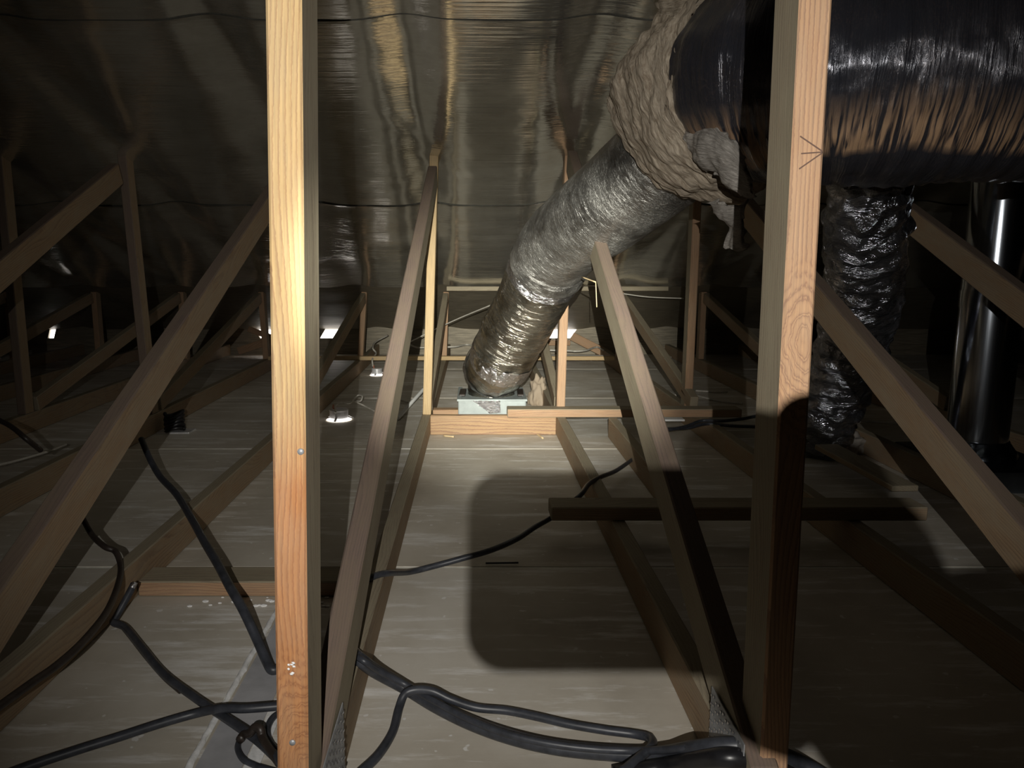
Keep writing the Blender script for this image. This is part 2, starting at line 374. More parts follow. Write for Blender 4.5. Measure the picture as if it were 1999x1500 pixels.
def spline(pts, n, extra=None):
    """Catmull-Rom through pts (list of tuples of any length)"""
    P = np.array([tuple(p) for p in pts], float)
    P = np.vstack([2 * P[0] - P[1], P, 2 * P[-1] - P[-2]])
    k = len(P) - 3; out = []
    for t in np.linspace(0, k, n):
        i = min(int(t), k - 1); u = t - i
        a, b, c, d = P[i:i + 4]
        out.append(0.5 * ((2 * b) + (c - a) * u + (2 * a - 5 * b + 4 * c - d) * u * u + (3 * b - a - 3 * c + d) * u ** 3))
    return np.array(out)

def frames(Q):
    T = np.gradient(Q, axis=0); T /= np.linalg.norm(T, axis=1)[:, None]
    up = np.array([0, 0, 1.0]) if abs(T[0][2]) < 0.9 else np.array([0, 1.0, 0])
    n = np.cross(up, T[0]); n /= np.linalg.norm(n); Ns = [n]
    for i in range(1, len(Q)):
        n = Ns[-1] - T[i] * (Ns[-1] @ T[i]); n /= np.linalg.norm(n); Ns.append(n)
    Ns = np.array(Ns); return T, Ns, np.cross(T, Ns)

def tube(name, pts, mat, parent=None, n=60, seg=12, disp=None, flat=1.0, caps=True, ends=None, origin=None):
    """pts: (x,y,z,r); disp(theta, s, r) -> radial offset"""
    Q = spline(pts, n); P, Rr = Q[:, :3], Q[:, 3]
    org = P[0] if origin is None else np.array(origin)
    T, A, B = frames(P)
    s = np.concatenate([[0], np.cumsum(np.linalg.norm(np.diff(P, axis=0), axis=1))])
    verts, uv = [], []
    for i in range(n):
        for j in range(seg + 1 if False else seg):
            th = 2 * math.pi * j / seg
            r = Rr[i] + (disp(th, s[i], Rr[i]) if disp else 0)
            verts.append(P[i] - org + A[i] * math.cos(th) * r + B[i] * math.sin(th) * r * flat)
            uv.append((abs(th - math.pi) * Rr[i], s[i]))
    faces = [(i * seg + j, i * seg + (j + 1) % seg, (i + 1) * seg + (j + 1) % seg, (i + 1) * seg + j) for i in range(n - 1) for j in range(seg)]
    if caps:
        faces.append(tuple(range(seg))[::-1]); faces.append(tuple((n - 1) * seg + j for j in range(seg)))
    return mesh_obj(name, verts, faces, mat, parent, Matrix.Translation(V(org)), smooth=True, uvs=uv)

def nz(x, y, z): return noise.noise(V((x, y, z)))
def fbm(x, y, z, o=3): return noise.fractal(V((x, y, z)), 1.0, 2.0, o)

# ------------------------------------------------------------------ setting: floor of plasterboard sheets
XL, XR, YN, YF = -4.2, 4.2, -1.6, 6.42
floor = struct(box('floor', (XL, YN, -0.06), (XR, YF, -0.0018), SEAM))
seams = [-1.6, -0.55, 0.66, 1.888, 3.147, 4.35, 5.534, 6.42]
XJ = -0.45           # butt joint of the sheets running away from the lens
g = 0.006
for i in range(len(seams) - 1):
    for (x0, x1) in ((XL, XJ), (XJ, XR)) if seams[i] < 1.7 else ((XL, XR),):
        box('plasterboard_sheet', (x0 + g, seams[i] + g, -0.0017), (x1 - g, seams[i + 1] - g, 0.0), PLASTER, floor, 0.0006)

# ------------------------------------------------------------------ setting: walls
def prism_xz(name, poly, y0, y1, mat, parent=None):
    n = len(poly)
    v = [(x, y0, z) for x, z in poly] + [(x, y1, z) for x, z in poly]
    f = [tuple(range(n)), tuple(range(2 * n - 1, n - 1, -1))] + [(i, i + n, (i + 1) % n + n, (i + 1) % n) for i in range(n)]
    bm = bmesh.new(); vs_ = [bm.verts.new(c) for c in v]
    for q in f: bm.faces.new([vs_[k] for k in q])
    return bm_obj(name, bm, mat, parent)

# far wall under the eave: a sill board and, above it, boards with the slots where daylight comes in
wall_far = struct(prism_xz('wall_far', [(XL, -0.06), (XR, -0.06), (XR, 0.135), (XL, 0.135)], 6.42, 6.45, LINING))
ZT = zf(6.42) + 0.10
zs0, zs1 = 0.135, 0.232
slots = [(-3.58, -3.53, 0.03), (-1.80, -1.64, -0.05), (-1.30, -1.13, 0.06), (0.60, 0.80, 0.07)]
x = XL; sh = 0.0
for (a, b, s) in slots:
    prism_xz('eave_board', [(x + sh * 0, zs0), (a, zs0), (a + s, zs1), (x + sh, zs1)], 6.42, 6.445, LINING, wall_far)
    x = b; sh = s
prism_xz('eave_board', [(x, zs0), (XR, zs0), (XR, zs1), (x + sh, zs1)], 6.42, 6.445, LINING, wall_far)
prism_xz('eave_board', [(XL, zs1), (XR, zs1), (XR, ZT), (XL, ZT)], 6.42, 6.45, LINING, wall_far)
struct(box('wall_left', (XL - 0.05, YN, -0.06), (XL, YF + 0.03, 3.1), DARKWALL))
struct(box('wall_right', (XR, YN, -0.06), (XR + 0.05, YF + 0.03, 3.1), DARKWALL))
struct(box('wall_near', (XL - 0.05, YN - 0.05, -0.06), (XR + 0.05, YN, 3.1), DARKWALL))

# ------------------------------------------------------------------ setting: roof deck with foil sheets draped under it
def slab(name, y0, y1, off, th, mat, parent=None):
    v = []
    for dz in (0, th):
        for (x_, y_) in ((XL - .05, y0), (XR + .05, y0), (XR + .05, y1), (XL - .05, y1)):
            v.append((x_, y_, zf(y_) + off + dz))
    return mesh_obj(name, v, [(3, 2, 1, 0), (4, 5, 6, 7), (0, 1, 5, 4), (1, 2, 6, 5), (2, 3, 7, 6), (3, 0, 4, 7)], mat, parent)
ceiling = struct(slab('ceiling', YN - 0.05, 6.47, 0.10, 0.04, DECK))

TRX = [-3.28, -2.67, -2.06, -1.48, -0.816, -0.222, 0.388, 1.025, 1.605, 2.215]
def near_truss(x): return min(abs(x - t) for t in TRX)
def foil_sheet(y0, y1, layer, mat, droop=0.0):
    xs = np.unique(np.concatenate([np.linspace(XL, -2.2, 70), np.linspace(-2.2, 2.2, 260), np.linspace(2.2, XR, 50)]))
    ny = 64 if y0 > 1.5 else 24
    ts = np.concatenate([[0, 0.006, 0.012], np.linspace(0.02, 1, ny - 3)]); verts = []
    for t in ts:
        y = y0 + (y1 - y0) * t
        for x_ in xs:
            sag = 0.020 * (1 - math.exp(-(near_truss(x_) / 0.10) ** 2))
            w = 0.004 * nz(x_ * 1.3, y * 5, 0.5) + 0.0014 * nz(x_ * 2.2, y * 22, 3.3) + 0.0002 * nz(x_ * 30, y * 30, 9)
            w += 0.0022 * (1 - 2 * abs(nz(x_ * 1.5 + y * 2.3, y * 1.1 - x_ * 0.5, 4))) + 0.0012 * (1 - 2 * abs(nz(x_ * 3.1 - y * 4.0, y * 2.0 + x_, 7)))
            if layer: w -= 0.0045 * max(0.0, 1 - t / 0.016) * (0.5 + nz(x_ * 3, layer, 2))
            # creases fanning out from where the webs push the sheet up
            for tx in (-0.18, 0.40):
                dx, dy = x_ - tx, y - 3.40; r = math.hypot(dx, dy)
                if r < 0.75:
                    w += 0.0032 * (1 - 2 * abs(nz(math.atan2(dy, dx) * 4.5 + tx * 9, r * 1.5, 2))) * (r / 0.2) * math.exp(-(r / 0.26) ** 1.4)
            edge = droop * max(0.0, 1 - (1 - t) / 0.06) ** 2 * (0.6 + 0.4 * nz(x_ * 2.0, layer, 4))
            slack = 0.006 * nz(x_ * 0.7, layer * 3.1, 8) * (t if layer else 0)
            verts.append((x_, y + slack, zf(y) - sag + w - layer * 0.0015 - edge))
    nx = len(xs); faces = []
    for i in range(ny - 1):
        for j in range(nx - 1):
            a = i * nx + j
            faces.append((a, a + nx, a + nx + 1, a + 1))
    return mesh_obj('foil_sheet', verts, faces, mat, ceiling, smooth=True)
foil_sheet(-1.65, 1.35, 0, FOIL)
foil_sheet(1.25, 2.62, 1, FOIL, 0.003)
foil_sheet(2.52, 4.02, 2, FOIL, 0.003)
foil_sheet(3.90, 5.24, 3, FOIL, 0.003)
foil_sheet(5.14, 6.43, 0, LINING)

# ------------------------------------------------------------------ roof trusses
TH, TD = 0.038, 0.089
def truss(xb, lean, label, yp=0.90, posts=True, tones=None, yv=3.46, top3=0.0):
    """lean: sideways shift per metre of height"""
    t = thing('roof_truss', label, 'truss', (xb, 0.9, 0), 'roof trusses on both sides of the lens')
    k = tones or {}
    X = lambda z, l=lean: xb + l * z
    beam('bottom_chord', (xb, -1.5, 0.0455), (xb, 6.38, 0.0455), TH, TD, k.get('chord', W_GRY), k.get('chord_s', W_BRN), t)
    beam('top_chord', (X(1.6), -1.5, zf(-1.5) + 0.055), (X(0.3), 6.38, zf(6.38) + 0.055), TH, 0.085, W_BRN, None, t)
    d0 = k.get('d0', (0.88, 0.09)); d1 = k.get('d1', (3.37, 1.20))
    u = V((0, d1[0] - d0[0], d1[1] - d0[1])).normalized(); nrm = V((0, u.z, -u.y)) * (TD / 2)   # from the upper edge down to the centre line
    s = V((0, d0[0], d0[1])) + nrm + u * 0.035; e = V((0, d1[0], d1[1])) + nrm - u * 0.03
    xd = k.get('xd', 0.0)
    beam('diagonal_web', (X(s.z) + xd, s.y, s.z), (X(e.z) + xd, e.y, e.z), TH, TD, k.get('diag', W_DUS), k.get('diag_s', W_GRY), t)
    if posts:
        l1 = k.get('lp', lean); zt = zf(yp) + 0.0
        beam('vertical_web', (xb + k.get('xp', 0), yp, 0.09), (xb + k.get('xp', 0) + l1 * zt, yp, zt), TH, k.get('pd', 0.085), k.get('post', W_ORG), k.get('post_s', W_GRY), t)
    beam('vertical_web', (X(0.09), yv, 0.09), (X(zf(yv)), yv, zf(yv) + 0.01), TH, 0.07, k.get('v2', W_YEL), k.get('v2_s', W_BRN), t)
    s = V((0, 3.53, 0.11)); e = V((0, 5.36, zf(5.36) - 0.06))
    beam('diagonal_web', (X(s.z), s.y, s.z + 0.01), (X(e.z) + top3, e.y, e.z), TH, 0.07, k.get('diag2', W_GRY), W_BRN, t)
    beam('vertical_web', (X(0.09), 5.44, 0.09), (X(zf(5.44)) + top3, 5.44, zf(5.44) + 0.005), TH, 0.07, k.get('v3', W_ORG), W_BRN, t)
    return t

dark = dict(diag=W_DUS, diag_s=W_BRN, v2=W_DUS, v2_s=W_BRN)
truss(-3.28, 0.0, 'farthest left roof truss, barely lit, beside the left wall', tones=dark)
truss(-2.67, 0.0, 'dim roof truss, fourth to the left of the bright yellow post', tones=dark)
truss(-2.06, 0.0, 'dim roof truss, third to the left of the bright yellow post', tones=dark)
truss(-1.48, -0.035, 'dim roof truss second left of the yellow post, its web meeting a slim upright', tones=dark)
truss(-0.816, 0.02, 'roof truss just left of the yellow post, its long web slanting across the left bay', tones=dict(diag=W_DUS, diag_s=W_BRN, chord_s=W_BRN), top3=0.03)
t1 = truss(-0.222, 0.037, 'roof truss with the bright yellow pine post standing closest left of the middle',
           yp=0.895, tones=dict(post=W_POST, post_s=W_GRY, lp=0.0255, xp=-0.003, d0=(0.87, 0.095), d1=(3.40, 1.193), diag_s=W_GRY, v2=W_YEL, v2_s=W_YEL))
t2 = truss(0.388, 0.016, 'roof truss with the orange post in front of the big black duct',
           yp=0.985, tones=dict(post=W_POST2, post_s=W_GRY, lp=-0.012, xp=0.018, d0=(0.90, 0.10), d1=(3.35, 1.25), diag=W_DUS, diag_s=W_GRY, pd=0.08, v2=W_ORG, v2_s=W_BRN))
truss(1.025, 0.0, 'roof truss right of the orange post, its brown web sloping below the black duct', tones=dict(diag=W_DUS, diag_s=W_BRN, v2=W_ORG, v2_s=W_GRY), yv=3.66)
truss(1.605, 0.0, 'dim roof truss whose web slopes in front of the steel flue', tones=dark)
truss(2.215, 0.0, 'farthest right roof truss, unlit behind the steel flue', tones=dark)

def nail_plate(parent, xface, sgn, y0, y1, z0, z1):
    bm = bmesh.new()
    def bx(a, b):
        vs_ = [bm.verts.new((a[0] if i & 1 else b[0], a[1] if i & 2 else b[1], a[2] if i & 4 else b[2])) for i in range(8)]
        for q in ((0, 1, 3, 2), (4, 6, 7, 5), (0, 4, 5, 1), (2, 3, 7, 6), (0, 2, 6, 4), (1, 5, 7, 3)): bm.faces.new([vs_[k] for k in q])
    bx((xface, y0, z0), (xface + sgn * 0.0015, y1, z1))
    p = bm_obj('nail_plate', bm, PLATE, parent)
    bm = bmesh.new(); ny, nzz = 13, 7
    for i in range(ny):
        for j in range(nzz):
            y = y0 + (y1 - y0) * (i + 0.5) / ny; z = z0 + (z1 - z0) * (j + 0.5 + 0.25 * (i % 2)) / (nzz + 0.3)
            bx((xface + sgn * 0.0015, y - 0.0022, z - 0.0016), (xface + sgn * 0.0032, y + 0.0022, z + 0.0016))
    o = bm_obj('plate_teeth', bm, TAPE, p); o['kind'] = 'stuff'
nail_plate(t1, -0.222 + TH / 2 + 0.0060, 1, 0.90, 1.05, 0.03, 0.138)
nail_plate(t2, 0.388 - TH / 2 - 0.0008, -1, 0.955, 1.10, 0.03, 0.134)

def pencil(parent, yface, pts, r=0.0009):
    for (a, b_) in pts:
        p0, p1 = ony(a[0], a[1], yface), ony(b_[0], b_[1], yface)
        beam('pencil_mark', p0, p1, 0.0016, 0.0006, GRAPH, None, parent, wdir=(0.3, 0, 1), bev=0.0001)
pencil(t2, 0.985 - 0.0402, [((1562, 266), (1606, 296)), ((1564, 300), (1606, 297)), ((1560, 330), (1606, 298))])
for k in range(7):
    q = ony(572 + random.uniform(-9, 9), 1308 + random.uniform(-14, 14), 0.8524)
    bm = bmesh.new(); bmesh.ops.create_icosphere(bm, subdivisions=1, radius=1.0)
    for v in bm.verts: v.co = V((v.co.x * random.uniform(0.001, 0.004), v.co.y * 0.0006, v.co.z * random.uniform(0.001, 0.003)))
    bm_obj('plaster_spot', bm, BEAD, t1, Matrix.Translation(q), smooth=True)
for (a, b_) in ((587, 882), (571, 1450)):
    q = ony(a, b_, 0.8524); tube('nail_head', [(q.x, q.y, q.z, 0.004), (q.x, q.y - 0.0012, q.z, 0.0038)], PLATE, t1, n=4, seg=10)

# ------------------------------------------------------------------ loose timbers lying between and on the chords
def timber(name, p0, p1, w, h, mat, side, label, cat='timber', wdir=(0, 1, 0)):
    return tag(beam(name, p0, p1, w, h, mat, side, wdir=wdir), label, cat)
timber('timber_block', (-0.202, 3.425, 0.0455), (0.368, 3.425, 0.0455), 0.038, 0.089, W_KNOT, W_KNOT, 'knotty pine block set on edge between two chords in front of the duct boot', 'timber block')
timber('timber_brace', (0.145, 3.40, 0.110), (1.19, 3.40, 0.110), 0.165 * 0.5, 0.038, W_GRY, W_ORG, 'long thin pine brace lying across the chords just right of the duct boot', 'brace')
timber('timber_brace', (0.206, 2.03, 0.110), (1.22, 2.03, 0.110), 0.089, 0.038, W_GRY, W_BRN, 'short pine brace crossing the chords inside the rounded shadow', 'brace')
timber('timber_block', (-0.795, 1.755, 0.0195), (-0.242, 1.755, 0.0195), 0.089, 0.038, W_GRY, W_ORG, 'flat pine block lying on the plasterboard left of the bright yellow post', 'timber block')
timber('ceiling_batten', (-1.45, 5.36, 0.104), (0.98, 5.36, 0.104), 0.045, 0.028, W_YEL, W_YEL, 'thin bright batten laid across the far ends of the chords', 'batten')
timber('ceiling_joist', (0.615, 2.25, 0.0455), (0.615, 3.36, 0.0455), 0.038, 0.089, W_GRY, W_BRN, 'short brown joist lying beside the shaded web, right of the middle bay', 'joist', wdir=(1, 0, 0))
timber('timber_block', (-0.195, 3.52, 0.075), (-0.06, 3.52, 0.075), 0.06, 0.05, W_KNOT, W_ORG, 'small offcut block tucked left of the duct boot', 'timber block')
timber('roof_batten', (-0.19, 5.20, zf(5.2) - 0.045), (1.30, 5.20, zf(5.2) - 0.045), 0.02, 0.03, W_GRY, W_GRY, 'pale batten under the lower edge of the last foil sheet', 'batten')
# struts catching daylight at the eave slots
timber('eave_strut', (0.80, 6.28, 0.165), (1.08, 6.10, 0.03), 0.03, 0.07, W_ORG, W_ORG, 'short strut lit pink by daylight, sloping down right of the eave slot behind the duct', 'strut')
timber('eave_strut', (0.58, 6.26, 0.115), (0.78, 6.26, 0.115), 0.03, 0.045, W_ORG, W_ORG, 'short strut lit pink by daylight, level under the eave slot behind the duct', 'strut')
timber('eave_strut', (-1.93, 6.22, 0.05), (-1.62, 6.28, 0.15), 0.03, 0.06, W_ORG, W_ORG, 'orange strut rising towards the eave slot left of the bright yellow post', 'strut')
timber('eave_strut', (-1.86, 6.30, 0.225), (-1.66, 6.30, 0.15), 0.025, 0.045, W_ORG, W_ORG, 'pale strut crossing the eave slot left of the bright yellow post', 'strut')

# ------------------------------------------------------------------ plaster joint and grey board beside the near post
def bead(name, x0, y0, y1, w, hgt, seed, label, cat):
    n = 90; verts = []; faces = []
    for i in range(n):
        y = y0 + (y1 - y0) * i / (n - 1)
        a = w * (0.55 + 0.5 * nz(y * 30, seed, 0)) ; b_ = w * (0.55 + 0.6 * nz(y * 38, seed, 7)); hh = hgt * (0.7 + 0.6 * nz(y * 45, seed, 3))
        verts += [(x0 - abs(a), y, 0.0003), (x0 - abs(a) * 0.4, y, max(0.001, hh)), (x0 + abs(b_) * 0.4, y, max(0.001, hh * 0.9)), (x0 + abs(b_), y, 0.0003)]
    for i in range(n - 1):
        for j in range(3): faces.append((i * 4 + j, i * 4 + j + 1, i * 4 + j + 5, i * 4 + j + 4))
    o = mesh_obj(name, verts, faces, BEAD, None, smooth=True)
    return tag(o, label, cat)
bead('plaster_bead', -0.45, 0.75, 1.70, 0.010, 0.007, 1, 'ragged white plaster squeezed out along the sheet joint left of the yellow post', 'plaster')
tag(box('metal_strip', (-0.362, 0.80, 0.0005), (-0.338, 1.28, 0.004), BEAD, None, 0.001), 'narrow pale strip on the floor behind the foot of the yellow post', 'strip')
tag(box('grey_panel', (-0.438, 0.80, 0.0003), (-0.365, 1.70, 0.0018), PANEL_G), 'smooth grey strip of board beside the white plaster joint', 'panel')

bm = bmesh.new()
for k in range(26):
    q = V((random.uniform(-0.66, -0.27), 1.706 - random.random() ** 2 * 0.05, 0.002)); r_ = random.uniform(0.002, 0.006)
    bmesh.ops.create_icosphere(bm, subdivisions=1, radius=r_, matrix=Matrix.Translation(q) @ Matrix.Diagonal((1.6, 1, 0.6, 1)))
o = bm_obj('plaster_crumbs', bm, BEAD); o['kind'] = 'stuff'; tag(o, 'white plaster crumbs along the foot of the flat block left of the yellow post', 'plaster')

# ------------------------------------------------------------------ ducts
def pt(px, py, d, r):
    p = at(px, py, d); return (p.x, p.y, p.z, r)

# big black duct from the right, its left end cut open
big = thing('flexible_duct', 'huge glossy black insulated duct running in from the right behind the orange post', 'duct', at(1700, 140, 1.75))
def pleat(th, s, r):
    a = 0.0045 * math.sin(s * 150 + 3.0 * nz(th * 1.5, s * 4, 1) + 2 * math.sin(th * 2)) * (0.4 + 0.6 * abs(nz(th * 2, s * 6, 5)))
    return a + 0.012 * nz(math.cos(th) * 2, math.sin(th) * 2, s * 5) + 0.004 * nz(math.cos(th) * 9, math.sin(th) * 9, s * 22)
BIGP = [pt(2500, 60, 1.72, 0.262), pt(2150, 105, 1.72, 0.262), pt(1860, 130, 1.75, 0.262), pt(1640, 140, 1.80, 0.258), pt(1520, 150, 1.88, 0.25), pt(1462, 165, 1.98, 0.235)]
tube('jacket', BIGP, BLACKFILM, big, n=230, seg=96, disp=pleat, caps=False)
EP = BIGP[-1]

# torn glass wool sleeve between big duct and the grey duct
cuff = thing('insulation_sleeve', 'torn brown glass wool sleeve wrapped where the grey duct meets the black one', 'insulation', at(1340, 250, 2.15))
def lump(th, s, r):
    c_, s_ = math.cos(th), math.sin(th)
    v = 0.030 * nz(c_ * 1.6 + 3, s_ * 1.6, s * 6) + 0.016 * nz(c_ * 4, s_ * 4 + 5, s * 11)
    v += 0.0025 * math.sin(s * 120 + 9 * nz(c_ * 2, s_ * 2, s * 3)) + 0.012 * fbm(c_ * 2.6, s_ * 2.6, s * 40, 5) + 0.004 * fbm(c_ * 9, s_ * 9, s * 30, 3)
    return v
CP = [pt(1474, 150, 1.93, 0.225), pt(1440, 172, 2.00, 0.245), pt(1395, 200, 2.07, 0.258), pt(1350, 232, 2.14, 0.245), pt(1315, 262, 2.20, 0.215), pt(1292, 285, 2.24, 0.175), pt(1285, 292, 2.25, 0.150)]
tube('wool_wrap', CP, INSUL, cuff, n=170, seg=190, disp=lump, caps=False)
# second, looser layer that has peeled away and hangs open underneath
def sheet(name, rows, mat, parent, nu=50, nv=26, th=0.016, amp=0.012, seed=0):
    G = np.array([[tuple(at(*p)) for p in row] for row in rows])
    cols = [spline(G[i], nv) for i in range(len(rows))]
    A = np.array(cols).transpose(1, 0, 2)
    A = np.array([spline(A[j], nu) for j in range(nv)])           # nv x nu x 3
    du = np.gradient(A, axis=1); dv = np.gradient(A, axis=0); nm = np.cross(du, dv); nm /= (np.linalg.norm(nm, axis=2)[..., None] + 1e-9)
    verts, uv = [], []
    for sgn in (1, -1):
        for j in range(nv):
            for i in range(nu):
                e = min(i, nu - 1 - i, j, nv - 1 - j); k = min(1.0, 0.25 + e / 3.0)
                p = A[j, i] + nm[j, i] * (sgn * th / 2 * k + amp * nz(*(A[j, i] * 14 + seed)) + 0.004 * nz(*(A[j, i] * 60 + seed)))
                if e == 0: p = p + np.array([nz(*(A[j, i] * 45 + k_ + seed)) for k_ in (1, 5, 9)]) * 0.020
                verts.append(p); uv.append((i * 0.006, j * 0.008))
    Nn = nu * nv; faces = []
    for j in range(nv - 1):
        for i in range(nu - 1):
            a = j * nu + i
            faces += [(a, a + 1, a + nu + 1, a + nu), (Nn + a, Nn + a + nu, Nn + a + nu + 1, Nn + a + 1)]
    rim = [i for i in range(nu)] + [j * nu + nu - 1 for j in range(1, nv)] + [(nv - 1) * nu + i for i in range(nu - 2, -1, -1)] + [j * nu for j in range(nv - 2, 0, -1)]
    for a, b_ in zip(rim, rim[1:] + rim[:1]): faces.append((a, Nn + a, Nn + b_, b_))
    o = mesh_obj(name, [V(v) for v in verts], faces, mat, parent, smooth=True, uvs=uv)
    return o
sheet('torn_flap', [[(1338, 235, 1.93), (1334, 270, 1.92), (1348, 305, 1.92), (1375, 322, 1.92)],
                    [(1368, 230, 1.86), (1370, 275, 1.84), (1385, 315, 1.83), (1410, 345, 1.84)],
                    [(1400, 250, 1.80), (1415, 290, 1.78), (1432, 330, 1.77), (1440, 372, 1.79)],
                    [(1440, 290, 1.76), (1455, 320, 1.74), (1468, 345, 1.74), (1474, 384, 1.77)]], INSUL_G, cuff, amp=0.016, seed=2)
sheet('hanging_strip', [[(1385, 395, 2.00), (1400, 420, 1.99), (1424, 440, 1.98), (1412, 485, 1.98)],
                        [(1415, 398, 1.95), (1428, 425, 1.94), (1436, 450, 1.94), (1432, 482, 1.94)],
                        [(1455, 400, 1.92), (1452, 425, 1.91), (1452, 450, 1.91), (1452, 490, 1.91)]], INSUL_G, cuff, nu=30, nv=40, th=0.012, amp=0.006, seed=5)
sheet('upper_tuft', [[(1285, -20, 2.08), (1290, 25, 2.06), (1288, 70, 2.06), (1296, 95, 2.08)],
                     [(1335, -30, 2.00), (1340, 20, 1.97), (1335, 70, 1.97), (1335, 110, 2.00)],
                     [(1385, -30, 1.97), (1390, 10, 1.93), (1380, 60, 1.93), (1375, 105, 1.97)],
                     [(1440, -30, 1.97), (1435, 0, 1.93), (1420, 40, 1.92), (1400, 80, 1.94)]], INSUL, cuff, nu=60, nv=40, th=0.03, amp=0.028, seed=8)

# grey duct going down to the ceiling boot
grey = thing('flexible_duct', 'dusty grey foil duct slanting down to the boot in the middle', 'duct', at(960, 770, 3.58))
def crumple(th, s, r):
    c_, s_ = math.cos(th), math.sin(th)
    return 0.004 * nz(c_ * 2, s_ * 2, s * 6) + 0.0012 * math.sin(s * 160 + 4 * nz(c_ * 2, s_ * 2, s * 3)) * abs(nz(c_ * 2, s_ * 2, s * 5 + 4)) + 0.0010 * nz(c_ * 12, s_ * 12, s * 34)
UP = [pt(1345, 262, 2.20, 0.150), pt(1285, 322, 2.28, 0.151), pt(1190, 400, 2.50, 0.151), pt(1125, 450, 2.75, 0.151), pt(1085, 490, 2.92, 0.152), pt(1068, 522, 3.00, 0.152)]
LW = [pt(1074, 508, 2.98, 0.144), pt(1056, 545, 3.07, 0.143), pt(1024, 610, 3.22, 0.142), pt(995, 665, 3.34, 0.140), pt(972, 712, 3.44, 0.136), (0.072, 3.59, 0.275, 0.125), (0.079, 3.63, 0.215, 0.112), (0.080, 3.64, 0.165, 0.106)]
tube('upper_sleeve', UP, GREYFILM, grey, n=130, seg=72, disp=crumple, caps=False)
def crush(th, s, r):
    c_, s_ = math.cos(th), math.sin(th)
    return crumple(th, s, r) * 1.2 + 0.009 * nz(c_ * 3, s_ * 3, s * 14) * min(1, max(0, (s - 0.36) / 0.1)) + 0.0016 * nz(c_ * 8, s_ * 8, s * 40)
tube('lower_sleeve', LW, LOWFILM, grey, n=130, seg=72, disp=crush, caps=False)
def band(path, t0, t1, extra, parent, seed, tilt=0.0, arc=None):
    """tape wrapped over a duct between path parameters t0..t1"""
    Q = spline(path, 200); i0, i1 = int(t0 * 199), int(t1 * 199); Q = Q[i0:i1 + 1]
    Q = [(q[0], q[1], q[2], q[3] + extra) for q in Q]
    def d(th, s, r): return 0.006 * nz(math.cos(th) * 4 + seed, math.sin(th) * 4, s * 20) + 0.003 * nz(math.cos(th) * 14, math.sin(th) * 14 + seed, s * 60)
    return tube('tape_band', Q[::max(1, len(Q) // 8)], TAPE, parent, n=16, seg=72, disp=d, caps=False)
band(LW, 0.02, 0.13, 0.007, grey, 1)
band(LW, 0.50, 0.55, 0.003, grey, 4)
band(LW, 0.62, 0.68, 0.003, grey, 7)

# ceiling boot under it
boot = thing('duct_boot', 'pale grey metal ceiling boot behind the knotty block, duct on top', 'vent boot', (0.09, 3.62, 0))
box('boot_box', (-0.077, 3.46, 0.0), (0.235, 3.80, 0.150), BOOT_M, boot, 0.006)
for (x0, x1, y0, y1) in ((-0.082, 0.240, 3.455, 3.475), (-0.082, -0.062, 3.475, 3.80), (0.220, 0.240, 3.475, 3.80)):
    box('boot_flange', (x0, y0, 0.146), (x1, y1, 0.156), BOOT_M, boot, 0.002)
tube('collar', [(0.080, 3.64, 0.14, 0.113), (0.080, 3.64, 0.155, 0.111), (0.080, 3.64, 0.165, 0.110), (0.080, 3.64, 0.175, 0.109)], LOWFILM, boot, n=12, seg=40, disp=lambda th, s, r: 0.006 * nz(math.cos(th) * 4, math.sin(th) * 4, s * 20), caps=False)
def patch(name, poly, y, mat, parent):
    n = 14; verts = []; faces = []
    a, b_, c_, d_ = [V((p[0], 0, p[1])) for p in poly]
    for j in range(n):
        for i in range(n):
            u, v = i / (n - 1), j / (n - 1); p = (a * (1 - u) + b_ * u) * (1 - v) + (d_ * (1 - u) + c_ * u) * v
            verts.append((p.x + 0.004 * nz(u * 9, v * 9, 3), y - 0.004 - 0.005 * nz(u * 7, v * 7, 1), p.z + 0.004 * nz(u * 9, v * 9, 6)))
    for j in range(n - 1):
        for i in range(n - 1): faces.append((j * n + i, j * n + i + 1, (j + 1) * n + i + 1, (j + 1) * n + i))
    return mesh_obj(name, verts, faces, mat, parent, smooth=True, uvs=[(v[0] * 2, v[2] * 2) for v in verts])
patch('foil_patch', [(-0.01, 0.150), (0.115, 0.150), (0.118, 0.095), (0.07, 0.090)], 3.455, TAPE, boot)
for (x0, y0) in ((-0.06, 3.60), (0.215, 3.60)):
    beam('cable_tie', (x0, y0 - 0.05, 0.158), (x0 + 0.004, y0 + 0.08, 0.162), 0.03, 0.012, CABLE_D, None, boot)

# shiny black duct dropping behind the orange post
drop = thing('flexible_duct', 'crumpled shiny black duct dropping to the floor right of the orange post', 'duct', at(1620, 860, 3.15))
def wet(th, s, r):
    c_, s_ = math.cos(th), math.sin(th)
    return 0.014 * nz(c_ * 2, s_ * 2, s * 12) + 0.006 * math.sin(s * 85 + 5 * nz(c_ * 1.5, s_ * 1.5, s * 3)) + 0.007 * nz(c_ * 5, s_ * 5, s * 26)
tube('jacket', [pt(1700, 330, 2.25, 0.10), pt(1695, 385, 2.32, 0.115), pt(1690, 470, 2.45, 0.121), pt(1686, 560, 2.60, 0.121), pt(1672, 640, 2.75, 0.120), pt(1645, 730, 2.90, 0.118), pt(1612, 815, 3.04, 0.112), pt(1598, 868, 3.14, 0.105)], WETFILM, drop, n=150, seg=72, disp=wet, caps=True)

